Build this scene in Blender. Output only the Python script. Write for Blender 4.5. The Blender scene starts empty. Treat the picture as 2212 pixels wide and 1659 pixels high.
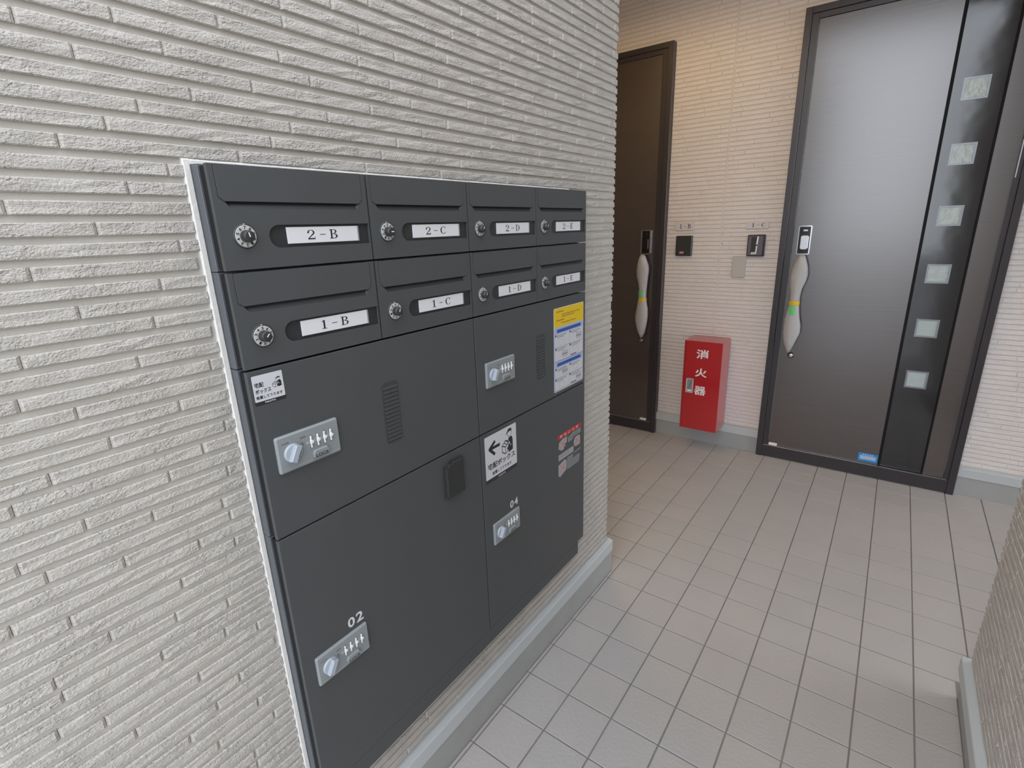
import bpy, bmesh, math, random
from mathutils import Vector, Matrix

# ------------------------------------------------------------------ camera, world, lights, exposure
sc = bpy.context.scene
COL = sc.collection
CAM = Vector((0.80529, -0.82910, 1.45431))
yaw, pit, roll = -0.64040616, -0.29483129, -0.03455812
fw = Vector((math.sin(yaw)*math.cos(pit), math.cos(yaw)*math.cos(pit), math.sin(pit)))
rt = Vector((math.cos(yaw), -math.sin(yaw), 0)); up = rt.cross(fw)
rt2 = rt*math.cos(roll)+up*math.sin(roll); up2 = -rt*math.sin(roll)+up*math.cos(roll)
cd = bpy.data.cameras.new('camera'); cam = bpy.data.objects.new('camera', cd); COL.objects.link(cam)
cam.matrix_world = Matrix(((rt2.x, up2.x, -fw.x, CAM.x), (rt2.y, up2.y, -fw.y, CAM.y), (rt2.z, up2.z, -fw.z, CAM.z), (0, 0, 0, 1)))
cd.sensor_width = 36; cd.lens = 1104.99/2212*36; cd.clip_start = 0.02
sc.camera = cam

wd = bpy.data.worlds.new('overcast_sky'); sc.world = wd; wd.use_nodes = True
nt = wd.node_tree; nt.nodes.clear()
tc = nt.nodes.new('ShaderNodeTexCoord'); sp = nt.nodes.new('ShaderNodeSeparateXYZ')
rp = nt.nodes.new('ShaderNodeValToRGB'); bg = nt.nodes.new('ShaderNodeBackground'); wo = nt.nodes.new('ShaderNodeOutputWorld')
rp.color_ramp.elements[0].position = 0.0; rp.color_ramp.elements[0].color = (0.79, 0.84, 0.90, 1)
rp.color_ramp.elements[1].position = 0.45; rp.color_ramp.elements[1].color = (0.85, 0.90, 1.0, 1)
nt.links.new(tc.outputs['Generated'], sp.inputs[0]); nt.links.new(sp.outputs['Z'], rp.inputs[0])
nt.links.new(rp.outputs[0], bg.inputs[0]); nt.links.new(bg.outputs[0], wo.inputs[0])
bg.inputs[1].default_value = 6.0

sc.view_settings.view_transform = 'Standard'
sc.view_settings.look = 'None'
sc.view_settings.gamma = 1.0
sc.view_settings.use_curve_mapping = False
sc.view_settings.exposure = -0.60

LAMP_E, LAMP_COL = 17.5, (1.0, 0.68, 0.32)      # the hall downlight, built below

random.seed(7)
PI = math.pi

# ------------------------------------------------------------------ materials
def lin(c):
    return tuple(((v/255)/12.92 if v/255 <= .04045 else ((v/255+.055)/1.055)**2.4) for v in c)
def mat(name, rgb, rough=.5, metal=0., spec=.5, coat=0., noise=None, bump=None, emit=None, alpha=None, var=None):
    """noise=(scale, amount) colour grain; bump=[(scale, distance)] fine relief"""
    m = bpy.data.materials.new(name); m.use_nodes = True
    n = m.node_tree; b = n.nodes['Principled BSDF']; c = (*lin(rgb), 1)
    b.inputs['Base Color'].default_value = c
    b.inputs['Roughness'].default_value = rough; b.inputs['Metallic'].default_value = metal
    b.inputs['Specular IOR Level'].default_value = spec; b.inputs['Coat Weight'].default_value = coat
    g = None
    if noise or bump: g = n.nodes.new('ShaderNodeNewGeometry')
    if noise:
        t = n.nodes.new('ShaderNodeTexNoise'); t.inputs['Scale'].default_value = noise[0]; t.inputs['Detail'].default_value = 4
        mx = n.nodes.new('ShaderNodeMixRGB'); mx.blend_type = 'MIX'
        mx.inputs[1].default_value = tuple(v*(1-noise[1]) for v in c[:3])+(1,); mx.inputs[2].default_value = tuple(min(1, v*(1+noise[1])) for v in c[:3])+(1,)
        n.links.new(g.outputs['Position'], t.inputs['Vector']); n.links.new(t.outputs[0], mx.inputs[0]); n.links.new(mx.outputs[0], b.inputs['Base Color'])
    if bump:
        last = None
        for s, d in bump:
            t = n.nodes.new('ShaderNodeTexNoise'); t.inputs['Scale'].default_value = s; t.inputs['Detail'].default_value = 3
            bp = n.nodes.new('ShaderNodeBump'); bp.inputs['Distance'].default_value = d; bp.inputs['Strength'].default_value = 1
            n.links.new(g.outputs['Position'], t.inputs['Vector']); n.links.new(t.outputs[0], bp.inputs['Height'])
            if last: n.links.new(last.outputs[0], bp.inputs['Normal'])
            last = bp
        n.links.new(last.outputs[0], b.inputs['Normal'])
    if emit:
        b.inputs['Emission Color'].default_value = (*emit[0], 1); b.inputs['Emission Strength'].default_value = emit[1]
    return m

def siding_mat(name, rgb, d1, d2):
    m = bpy.data.materials.new(name); m.use_nodes = True
    n = m.node_tree; b = n.nodes['Principled BSDF']; L = n.links.new
    b.inputs['Roughness'].default_value = .62; b.inputs['Specular IOR Level'].default_value = .35
    g = n.nodes.new('ShaderNodeNewGeometry')
    mp = n.nodes.new('ShaderNodeMapping'); mp.inputs['Scale'].default_value = (1, 1, 1.6); L(g.outputs['Position'], mp.inputs[0])
    zone = n.nodes.new('ShaderNodeTexNoise'); zone.inputs['Scale'].default_value = 16; zone.inputs['Detail'].default_value = 1
    L(g.outputs['Position'], zone.inputs['Vector'])
    zr = n.nodes.new('ShaderNodeMapRange'); zr.inputs[1].default_value = .42; zr.inputs[2].default_value = .62; zr.inputs[3].default_value = .25; zr.inputs[4].default_value = 1.0
    L(zone.outputs[0], zr.inputs[0])
    t1 = n.nodes.new('ShaderNodeTexNoise'); t1.inputs['Scale'].default_value = 125; t1.inputs['Detail'].default_value = 3; t1.inputs['Roughness'].default_value = .62; t1.inputs['Distortion'].default_value = .15
    L(mp.outputs[0], t1.inputs['Vector'])
    t2 = n.nodes.new('ShaderNodeTexNoise'); t2.inputs['Scale'].default_value = 300; t2.inputs['Detail'].default_value = 3
    L(mp.outputs[0], t2.inputs['Vector'])
    mu = n.nodes.new('ShaderNodeMath'); mu.operation = 'MULTIPLY'; L(t1.outputs[0], mu.inputs[0]); L(zr.outputs[0], mu.inputs[1])
    b1 = n.nodes.new('ShaderNodeBump'); b1.inputs['Distance'].default_value = d1; L(mu.outputs[0], b1.inputs['Height'])
    b2 = n.nodes.new('ShaderNodeBump'); b2.inputs['Distance'].default_value = d2; L(t2.outputs[0], b2.inputs['Height']); L(b1.outputs[0], b2.inputs['Normal'])
    L(b2.outputs[0], b.inputs['Normal'])
    c = lin(rgb); mx = n.nodes.new('ShaderNodeMixRGB'); mx.inputs[1].default_value = (*[v*.95 for v in c], 1); mx.inputs[2].default_value = (*[min(1, v*1.05) for v in c], 1)
    t3 = n.nodes.new('ShaderNodeTexNoise'); t3.inputs['Scale'].default_value = 60; L(g.outputs['Position'], t3.inputs['Vector']); L(t3.outputs[0], mx.inputs[0]); L(mx.outputs[0], b.inputs['Base Color'])
    return m

def wood_mat(name, rgb, dark, rough, vertical=False):
    m = bpy.data.materials.new(name); m.use_nodes = True
    n = m.node_tree; b = n.nodes['Principled BSDF']; L = n.links.new
    b.inputs['Roughness'].default_value = rough; b.inputs['Specular IOR Level'].default_value = .8
    b.inputs['Coat Weight'].default_value = 1.0; b.inputs['Coat Roughness'].default_value = .22; b.inputs['Coat IOR'].default_value = 1.85
    g = n.nodes.new('ShaderNodeNewGeometry'); mp = n.nodes.new('ShaderNodeMapping')
    mp.inputs['Scale'].default_value = (2.2, 2.2, 60); L(g.outputs['Position'], mp.inputs[0])
    t = n.nodes.new('ShaderNodeTexNoise'); t.inputs['Scale'].default_value = 1.6; t.inputs['Detail'].default_value = 6; t.inputs['Distortion'].default_value = .4
    L(mp.outputs[0], t.inputs['Vector'])
    mx = n.nodes.new('ShaderNodeMixRGB'); mx.inputs[1].default_value = (*lin(dark), 1); mx.inputs[2].default_value = (*lin(rgb), 1)
    L(t.outputs[0], mx.inputs[0]); L(mx.outputs[0], b.inputs['Base Color'])
    bp = n.nodes.new('ShaderNodeBump'); bp.inputs['Distance'].default_value = .0003; L(t.outputs[0], bp.inputs['Height']); L(bp.outputs[0], b.inputs['Normal'])
    return m

M = {}
M['siding'] = siding_mat('cream_siding', (188, 183, 175), .0046, .0019)
M['groove'] = mat('siding_groove', (193, 188, 180), .75, noise=(40, .03), bump=[(300, .0004)])
M['siding_back'] = siding_mat('pale_siding', (222, 215, 210), .0030, .0006)
M['groove_back'] = mat('pale_siding_groove', (206, 198, 192), .75)
M['caulk'] = mat('white_caulk', (222, 220, 214), .5, bump=[(120, .001)])
M['flashing'] = mat('grey_flashing', (186, 190, 190), .4, spec=.5)
M['concrete'] = mat('concrete_base', (158, 158, 155), .8, noise=(12, .08), bump=[(60, .0006)])
M['tile'] = mat('beige_floor_tile', (174, 169, 164), .6, noise=(5, .06), bump=[(90, .0012), (400, .0003)])
M['tile2'] = mat('beige_floor_tile_warm', (174, 169, 163), .6, noise=(5, .06), bump=[(90, .0012), (400, .0003)])
M['tile3'] = mat('beige_floor_tile_cool', (172, 168, 163), .6, noise=(5, .06), bump=[(90, .0012), (400, .0003)])
M['grout'] = mat('grey_grout', (124, 120, 118), .9, noise=(3, .3))
M['plaster'] = mat('tan_ceiling', (176, 150, 122), .8)
M['charcoal'] = mat('charcoal_steel', (74, 76, 77), .52, spec=.45, noise=(9, .05), bump=[(900, .00012)])
M['charcoal_side'] = mat('charcoal_frame', (86, 89, 94), .45, spec=.5)
M['recess'] = mat('black_recess', (44, 46, 47), .5)
M['gapblack'] = mat('gap_black', (12, 12, 14), .7)
M['card'] = mat('white_card', (222, 222, 224), .4)
M['ink'] = mat('black_ink', (30, 30, 34), .5)
M['dialring'] = mat('dial_ring', (190, 192, 186), .5)
M['knob'] = mat('dark_knob', (52, 52, 54), .35)
M['white'] = mat('white_plastic', (232, 232, 228), .4)
M['lockgrey'] = mat('lock_panel_grey', (138, 143, 144), .42, spec=.5)
M['locklight'] = mat('lock_knob_grey', (162, 170, 178), .35)
M['vent'] = mat('vent_dark', (62, 64, 65), .55)
M['ltext'] = mat('white_print', (214, 214, 214), .5)
M['stwhite'] = mat('sticker_white', (204, 205, 208), .45)
M['stblack'] = mat('sticker_black', (44, 42, 46), .45)
M['yellow'] = mat('sticker_yellow', (226, 190, 20), .45)
M['blue'] = mat('sticker_blue', (40, 84, 160), .45)
M['bluelight'] = mat('sticker_light_blue', (168, 180, 206), .45)
M['red'] = mat('sticker_red', (196, 40, 38), .45)
M['redx'] = mat('sticker_red_cross', (190, 128, 124), .5)
M['patch'] = mat('sticker_pale_grey', (160, 160, 162), .5)
M['patch2'] = mat('sticker_mid_grey', (128, 130, 130), .5)
M['green'] = mat('sticker_green', (60, 130, 80), .5)
M['orange'] = mat('sticker_orange_ink', (150, 100, 20), .5)
M['dash'] = mat('sticker_grey_ink', (104, 106, 116), .5)
M['pinkink'] = mat('sticker_pink_ink', (200, 168, 172), .5)
M['doorwood'] = wood_mat('dark_wood_door', (66, 52, 48), (44, 35, 33), .30)
M['frame'] = mat('dark_bronze_frame', (50, 46, 50), .28, spec=.7)
M['gloss'] = mat('black_gloss_strip', (38, 38, 40), .10, spec=.9, bump=[(3, .002)])
M['chrome'] = mat('chrome', (205, 205, 210), .12, metal=1)
M['steel'] = mat('brushed_steel', (190, 190, 192), .3, metal=1)
M['lockblack'] = mat('black_lock_face', (28, 24, 24), .12)
M['glass'] = mat('frosted_glass', (176, 188, 186), .18, spec=.6, bump=[(40, .002)])
M['panebead'] = mat('pane_surround', (140, 144, 150), .3, metal=.6)
M['wrap'] = mat('bubble_wrap', (176, 174, 172), .3, spec=.8, bump=[(260, .002)])
M['tape_y'] = mat('yellow_tape', (222, 180, 20), .4)
M['tape_g'] = mat('green_label', (110, 200, 120), .5)
M['intercom'] = mat('black_intercom', (42, 42, 44), .28)
M['film'] = mat('intercom_film', (100, 98, 106), .22)
M['reddoor'] = mat('red_paint', (176, 26, 34), .35, coat=.9)
M['coverplate'] = mat('beige_cover_plate', (184, 180, 174), .5)
M['sign'] = mat('pale_sign', (206, 200, 200), .35)
M['cyan'] = mat('cyan_sticker', (10, 140, 215), .45)
M['ground'] = mat('asphalt', (140, 138, 136), .9, noise=(2, .1))

# ------------------------------------------------------------------ geometry helpers
def FL(x0=0.):                                  # frame on a wall that faces +x: a=y, b=z, c=out
    return lambda a, b, c: Vector((x0+c, a, b))
def FB(y0=0.):                                  # frame on a wall that faces -y: a=x, b=z, c=out
    return lambda a, b, c: Vector((a, y0-c, b))
class MB:
    def __init__(s, fr): s.v = []; s.f = []; s.mi = []; s.fr = fr; s.sm = []
    def add(s, vs, fs, mi=0, smooth=False):
        k = len(s.v); s.v += [s.fr(*p) for p in vs]
        for f in fs: s.f.append([k+i for i in f]); s.mi.append(mi); s.sm.append(smooth)
    def prism(s, poly, c0, c1, ch=0., mi=0, smooth=False):
        """convex ccw polygon in (a,b), from c0 to the front c1, chamfered at the front edge by ch"""
        n = len(poly); base = [(a, b, c0) for a, b in poly]
        if ch > 0:
            top = [(a, b, c1-ch) for a, b in poly]; ins = inset(poly, ch); top2 = [(a, b, c1) for a, b in ins]
            vs = base+top+top2; fs = [[(i+1) % n, i, n+i, n+(i+1) % n][::-1] for i in range(n)]+[[n+(i+1) % n, n+i, 2*n+i, 2*n+(i+1) % n][::-1] for i in range(n)]
            fs += [list(range(2*n, 3*n)), list(range(n))[::-1]]
        else:
            top = [(a, b, c1) for a, b in poly]; vs = base+top
            fs = [[(i+1) % n, i, n+i, n+(i+1) % n][::-1] for i in range(n)]+[list(range(n, 2*n)), list(range(n))[::-1]]
        s.add(vs, fs, mi, smooth)
    def box(s, a0, a1, b0, b1, c0, c1, ch=0., mi=0): s.prism([(a0, b0), (a1, b0), (a1, b1), (a0, b1)], c0, c1, ch, mi)
    def ring(s, outer, inner, c0, c1, mi=0):
        n = len(outer)
        vs = [(a, b, c0) for a, b in outer]+[(a, b, c1) for a, b in outer]+[(a, b, c1) for a, b in inner]+[(a, b, c0) for a, b in inner]
        fs = []
        for i in range(n):
            j = (i+1) % n
            for k in range(4): k2 = (k+1) % 4; fs.append([k*n+i, k*n+j, k2*n+j, k2*n+i])
        s.add(vs, fs, mi)
    def flat(s, poly, c, mi=0): s.add([(a, b, c) for a, b in poly], [list(range(len(poly)))], mi)
    def lathe(s, ca, cb, prof, n=20, mi=0, smooth=True):
        """profile [(radius, c)] about the c axis"""
        vs = []; fs = []
        for r, c in prof:
            for i in range(n): t = 2*PI*i/n; vs.append((ca+r*math.cos(t), cb+r*math.sin(t), c))
        for k in range(len(prof)-1):
            for i in range(n): j = (i+1) % n; fs.append([k*n+i, k*n+j, (k+1)*n+j, (k+1)*n+i])
        fs.append(list(range((len(prof)-1)*n, len(prof)*n)))
        s.add(vs, fs, mi, smooth)
    def build(s, name, mats, parent=None, origin=None, link=True):
        o0 = Vector((0, 0, 0))
        if parent is not None: o0 = world_loc(parent)
        elif origin is not None: o0 = Vector(origin)
        me = bpy.data.meshes.new(name); me.from_pydata([tuple(v-o0) for v in s.v], [], s.f)
        if not isinstance(mats, (list, tuple)): mats = [mats]
        for m in mats: me.materials.append(m)
        me.polygons.foreach_set('material_index', s.mi)
        me.polygons.foreach_set('use_smooth', s.sm)
        me.update()
        o = bpy.data.objects.new(name, me); COL.objects.link(o)
        if parent is not None: o.parent = parent
        else: o.location = o0
        return o
def world_loc(o):
    p = Vector(o.location)
    while o.parent: o = o.parent; p += Vector(o.location)
    return p
def inset(poly, d):
    n = len(poly); out = []
    for i in range(n):
        p0 = Vector(poly[i-1]); p1 = Vector(poly[i]); p2 = Vector(poly[(i+1) % n])
        e1 = (p1-p0).normalized(); e2 = (p2-p1).normalized()
        n1 = Vector((-e1.y, e1.x)); n2 = Vector((-e2.y, e2.x)); k = 1+n1.dot(n2)
        q = p1+(n1+n2)*(d/max(k, .3)); out.append((q.x, q.y))
    return out
def rrect(a0, a1, b0, b1, r, n=5):
    P = []
    for ca, cb, t0 in ((a1-r, b0+r, -90), (a1-r, b1-r, 0), (a0+r, b1-r, 90), (a0+r, b0+r, 180)):
        for k in range(n+1): t = math.radians(t0+90*k/n); P.append((ca+r*math.cos(t), cb+r*math.sin(t)))
    return P
def circle(ca, cb, r, n=20): return [(ca+r*math.cos(2*PI*i/n), cb+r*math.sin(2*PI*i/n)) for i in range(n)]
def line(p, q, w):
    p = Vector(p); q = Vector(q); d = (q-p).normalized(); n = Vector((-d.y, d.x))*w/2
    return [tuple(p-n), tuple(q-n), tuple(q+n), tuple(p+n)]
def arcring(cx, cy, ro, ri, t0, t1, n=16):
    """quads of a crescent between two ellipses: ro=(rx,ry), ri=(rx,ry)"""
    Q = []
    for k in range(n):
        u = math.radians(t0+(t1-t0)*k/n); v = math.radians(t0+(t1-t0)*(k+1)/n)
        Q.append([(cx+ri[0]*math.cos(u), cy+ri[1]*math.sin(u)), (cx+ro[0]*math.cos(u), cy+ro[1]*math.sin(u)),
                  (cx+ro[0]*math.cos(v), cy+ro[1]*math.sin(v)), (cx+ri[0]*math.cos(v), cy+ri[1]*math.sin(v))])
    return Q
def thing(name, label, cat, loc, group=None, kind=None):
    o = bpy.data.objects.new(name, None); COL.objects.link(o); o.location = loc; o.empty_display_size = .05
    if label: o['label'] = label
    if cat: o['category'] = cat
    if group: o['group'] = group
    if kind: o['kind'] = kind
    return o

# sans text through Blender's own built-in font
_tc = {}
def text_polys(body, bold=False):
    key = (body, bold)
    if key in _tc: return _tc[key]
    cu = bpy.data.curves.new('t', 'FONT'); cu.body = body; cu.resolution_u = 3
    if bold: cu.offset = .022
    ob = bpy.data.objects.new('t', cu); me = bpy.data.meshes.new_from_object(ob)
    vs = [(v.co.x, v.co.y) for v in me.vertices]; fs = [list(p.vertices) for p in me.polygons]
    bpy.data.objects.remove(ob); bpy.data.meshes.remove(me)
    if vs:
        x0 = min(v[0] for v in vs); x1 = max(v[0] for v in vs); y0 = min(v[1] for v in vs); y1 = max(v[1] for v in vs)
        vs = [((x-x0)/max(x1-x0, 1e-6), (y-y0)/max(y1-y0, 1e-6)) for x, y in vs]
    _tc[key] = (vs, fs); return _tc[key]
def put_text(mb, body, a0, a1, b0, b1, c, mi=0, bold=False, rot=0.):
    vs, fs = text_polys(body, bold)
    ca, cb = (a0+a1)/2, (b0+b1)/2; P = []
    for x, y in vs:
        a = (x-.5)*(a1-a0); b = (y-.5)*(b1-b0)
        P.append((ca+a*math.cos(rot)-b*math.sin(rot), cb+a*math.sin(rot)+b*math.cos(rot), c))
    mb.add(P, fs, mi)
# serif numerals and capitals for the room numbers, drawn by hand
def serif(ch):
    R = lambda x0, x1, y0, y1: [(x0, y0), (x1, y0), (x1, y1), (x0, y1)]
    if ch == '1': return [R(.42, .60, .03, .96), R(.24, .78, 0, .065), [(.42, .96), (.42, .86), (.24, .80), (.24, .84)], [(.42, .96), (.42, .9), (.6, .9), (.6, 1.0)]]
    if ch == '2': return arcring(.46, .70, (.36, .30), (.20, .255), -25, 180)+[[(.10, .70), (.10, .64), (.26, .64), (.26, .70)],
        [(.12, .10), (.12, 0), (.24, .12), (.24, .12)][:3]+[(.77, .57), (.62, .60)][:2], R(.12, .84, 0, .13), [(.78, .13), (.84, .13), (.88, .28), (.84, .28)]]
    if ch == '-': return [R(.08, .92, .45, .52)]
    if ch == 'B': return [R(.16, .33, .0, 1), R(.04, .45, 0, .065), R(.04, .45, .935, 1)]+arcring(.45, .76, (.36, .24), (.19, .195), -90, 90)+arcring(.45, .265, (.44, .265), (.26, .215), -90, 90)+[R(.33, .46, .515, .56), R(.33, .46, .935, 1), R(.33, .46, 0, .065)]
    if ch == 'C': return arcring(.54, .5, (.46, .5), (.27, .455), 48, 312, 24)+[[(.80, .72), (.88, .66), (.90, .98), (.86, .98)], [(.78, .14), (.84, .13), (.93, .28), (.89, .30)]]
    if ch == 'D': return [R(.16, .33, 0, 1), R(.04, .4, 0, .065), R(.04, .4, .935, 1)]+arcring(.40, .5, (.54, .5), (.36, .455), -90, 90, 24)
    if ch == 'E': return [R(.15, .35, 0, 1), R(.04, .86, 0, .07), R(.04, .84, .93, 1), R(.33, .62, .48, .545), [(.80, .05), (.86, .05), (.92, .28), (.88, .28)], [(.78, .95), (.84, .95), (.87, .74), (.83, .74)], R(.60, .635, .39, .64)]
    return []
def put_serif(mb, word, a0, a1, b0, b1, c, mi=0):
    n = len(word); w = (a1-a0); h = b1-b0
    # three glyphs: digit, dash, capital, spread over the width
    cells = [(a0, a0+.30*w), (a0+.39*w, a0+.60*w), (a0+.70*w, a1)]
    for ch, (x0, x1) in zip(word, cells):
        for q in serif(ch):
            if len(q) > 2: mb.flat([(x0+x*(x1-x0), b0+y*h) for x, y in q], c, mi)

# ------------------------------------------------------------------ the siding courses
XL, XR, YBK = -0.0278, 1.163, 2.5784        # outer faces of the siding: left wall, right wall, back wall
GD = 0.0055                                  # groove depth
PITCH, BH = 0.02548, 0.0168
ZT0 = 1.7092
YC_L, YC_R = 0.935, 0.965                    # where the left and the right wall end
def brick_geo(L, seed, nx, ny=2):
    """one split-faced course piece: y from 0 to L, z from 0 to BH, face towards +x, back at x=-GD"""
    r = random.Random(seed); vs = []; fs = []; e = .0018
    E2 = min(.0036, L/4); ys = [0]+[E2]+[E2+(L-2*E2)*i/nx for i in range(1, nx)]+[L-E2]+[L]
    zs = [0, .0014]+[.0014+(BH-.0028)*i/ny for i in range(1, ny)]+[BH-.0014, BH]
    for j, z in enumerate(zs):
        for i, y in enumerate(ys):
            edge = i in (0, len(ys)-1) or j in (0, len(zs)-1)
            x = r.uniform(-.0009, .0007)
            if j in (0, len(zs)-1): x = -.0014
            if i == 0: x = -.0034
            if i == len(ys)-1: x = -.0030
            vs.append((x, y, z))
    W = len(ys); H = len(zs)
    for j in range(H-1):
        for i in range(W-1): a = j*W+i; fs.append([a, a+1, a+W+1, a+W])
    rim = [i for i in range(W)]+[j*W+W-1 for j in range(1, H)]+[(H-1)*W+i for i in range(W-2, -1, -1)]+[j*W for j in range(H-2, 0, -1)]
    k = len(vs)
    for q in rim: vs.append((-GD-.001, vs[q][1], vs[q][2]))
    n = len(rim)
    for i in range(n): j = (i+1) % n; fs.append([rim[j], rim[i], k+i, k+j])
    return vs, fs
VAR = {}
for Lq in (.04, .08, .12, .16, .20, .24, .29):
    for s in range(3):
        g = brick_geo(Lq, int(Lq*1000)+s*17, max(2, int(Lq/.03)))
        me = bpy.data.meshes.new('brick'); me.from_pydata(g[0], [], g[1]); me.materials.append(M['siding'])
        me.update(); VAR[(Lq, s)] = (me, g)
def pick(L):
    Lq = min((.04, .08, .12, .16, .20, .24, .29), key=lambda q: abs(q-L)); return Lq, random.randrange(3)

# vertical joints of the left wall that the photograph shows: pixel -> (y, z) on the siding plane
def px(u, v, x=XL):
    d = rt2*((u-1106)/1104.99)-up2*((v-829.5)/1104.99)+fw; t = (x-CAM.x)/d.x; p = CAM+d*t; return p.y, p.z
J = [(x/3.456, y/3.456) for x, y in ((835,95),(1625,140),(2110,150),(550,380),(1215,340),(2090,410),(1885,640),(1430,690),(1030,780),(790,920),(440,1050),(2180,940),(2030,1060),(1260,1260),(960,1390),(40,1550))]
J += [(x/3.95, 400+y/3.95) for x, y in ((830,375),(1545,530),(270,770),(1380,850),(685,1090),(1325,1170),(190,1530),(1815,1230),(1190,1510),(1805,1545))]
J += [(x/3.687, 800+y/3.687) for x, y in ((160,300),(620,350),(1440,290),(890,590),(1800,445),(410,885),(1625,635),(115,1145),(1360,860),(690,1245),(1225,1165),(1780,1065),(1000,1525),(1595,1385),(1880,1375))]
J += [(x/3.16, 1200+y/3.16) for x, y in ((330,165),(85,530),(490,465),(1250,200),(760,565),(1210,430),(1560,325),(1115,690),(1545,535),(1765,495),(440,980),(1885,585),(1370,840),(1645,845),(410,1240),(730,1150),(940,1225),(1490,1030),(1770,1010),(1310,1275),(1505,1305),(1880,1100),(1750,1370))]
J += [(600+x/2.9105, y/2.9105) for x, y in ((510,170),(735,340),(10,345),(205,500),(705,520),(1060,355),(1095,205),(1255,185),(1150,55),(1380,80),(1600,115),(1715,35),(1850,45),(1910,20),(1535,230),(1710,245),(1010,515),(1215,490),(840,645),(585,685),(315,725),(85,800),(910,825),(1195,645),(1415,630),(1555,740),(1850,690),(1625,820),(1340,900),(1775,920),(1220,960),(655,970),(1150,1025),(1565,1010),(1905,1000),(1790,1100),(1440,1130),(1735,1155),(1785,485),(1885,460),(1920,595),(1835,815))]
seen = {}
for u, v in J:
    y, z = px(u, v); k = int(math.floor((ZT0-z)/PITCH)); seen.setdefault(k, []).append(y)
def joints(k, y0, y1, seen_k=()):
    js = sorted(seen_k); out = []
    pts = [y0-.1]+js+[y1+.1] if js else []
    if not js: y = y0-random.uniform(0, .24); out.append(y)
    else: out = list(js)
    # extend both ways from the known joints, fill wide gaps between them
    while out[0] > y0: out.insert(0, out[0]-random.choice((.15, .19, .22, .22, .25)))
    while out[-1] < y1: out.append(out[-1]+random.choice((.15, .19, .22, .22, .25)))
    i = 0
    while i < len(out)-1:
        g = out[i+1]-out[i]
        if g < .07: out.pop(i+1) if i+1 < len(out)-1 else out.pop(i); continue
        if g > .33:
            m = max(2, round(g/.21)); add = [out[i]+g*q/m+random.uniform(-.02, .02) for q in range(1, m)]
            out[i+1:i+1] = add; i += m; continue
        i += 1
    return out

OPEN = (-.463, .645, .300, 1.5570)              # the opening the mailbox bank stands in
CUT = (-.4690, .648, .296, 1.5600)
def project(P):
    d = P-CAM; z = d.dot(fw)
    if z < .05: return None
    return 1106+1104.99*d.dot(rt2)/z, 829.5-1104.99*d.dot(up2)/z
def inframe(P, m=60):
    q = project(P); return q and -m < q[0] < 2212+m and -m < q[1] < 1659+m

def courses(zlo, zhi, y0, y1, seen_=None, cut=None, zt=ZT0):
    """pieces (y, z, length) of every course between zlo and zhi"""
    out = []
    for k in range(int((zt-zhi)/PITCH)-1, int((zt-zlo)/PITCH)+2):
        z1 = zt-PITCH*k; z0 = z1-BH
        if z0 < zlo-.002 or z1 > zhi: continue
        js = joints(k, y0, y1, (seen_ or {}).get(k, ()))
        for a, b in zip(js, js[1:]):
            segs = [(max(a+.0004, y0), min(b-.0004, y1))]
            if cut and z1 > cut[2] and z0 < cut[3]:
                segs = [t for s in segs for t in ((s[0], min(s[1], cut[0])), (max(s[0], cut[1]), s[1]))]
            for s in segs:
                if s[1]-s[0] > .012: out.append((s[0], z0, s[1]-s[0]))
    return out

# ---- left wall
wl = thing('wall_left', 'left wall of cream ribbed brick-pattern siding around the mailbox bank', None, (0, 0, 0), kind='structure')
del wl['label']
mb = MB(FL(XL-GD)); T = -2.2
Y0W, Z1W = -1.25, 2.84
mb.box(Y0W, OPEN[0], .10, Z1W, T, 0); mb.box(OPEN[1], YC_L-.002, .10, Z1W, T, 0)
mb.box(OPEN[0], OPEN[1], .10, OPEN[2], T, 0); mb.box(OPEN[0], OPEN[1], OPEN[3], Z1W, T, 0)
mb.build('wall_panel', M['groove'], wl)
mb = MB(FL(XL-GD)); mb.box(OPEN[0]-.001, OPEN[1]+.001, OPEN[2]-.001, OPEN[3]+.001, -.30, -.26); mb.build('recess_back', M['gapblack'], wl)
P = courses(.158, Z1W, -1.20, YC_L, seen, CUT)
P.sort(key=lambda p: -(1000 if inframe(Vector((XL, p[0]+p[2]/2, p[1]))) else 0)+(Vector((XL, p[0]+p[2]/2, p[1]))-CAM).length**2/max(p[2], .05)*.05)
def place(piece, parent, x, flip=False):
    y, z, L = piece; q = pick(L); me, g = VAR[q]
    o = bpy.data.objects.new('brick', me); COL.objects.link(o); o.parent = parent
    if flip: o.location = (x, y+L, z); o.rotation_euler = (0, 0, PI)
    else: o.location = (x, y, z)
    o.scale = (1, L/q[0], 1)
for p in P[:300]: place(p, wl, XL)
st = MB(FL(XL))
for p in P[300:]:
    q = pick(p[2]); g = VAR[q][1]; st.add([(p[0]+v[1]*p[2]/q[0], p[1]+v[2], v[0]) for v in g[0]], g[1])
o = st.build('brick_course', M['siding'], wl); o['kind'] = 'stuff'

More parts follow.
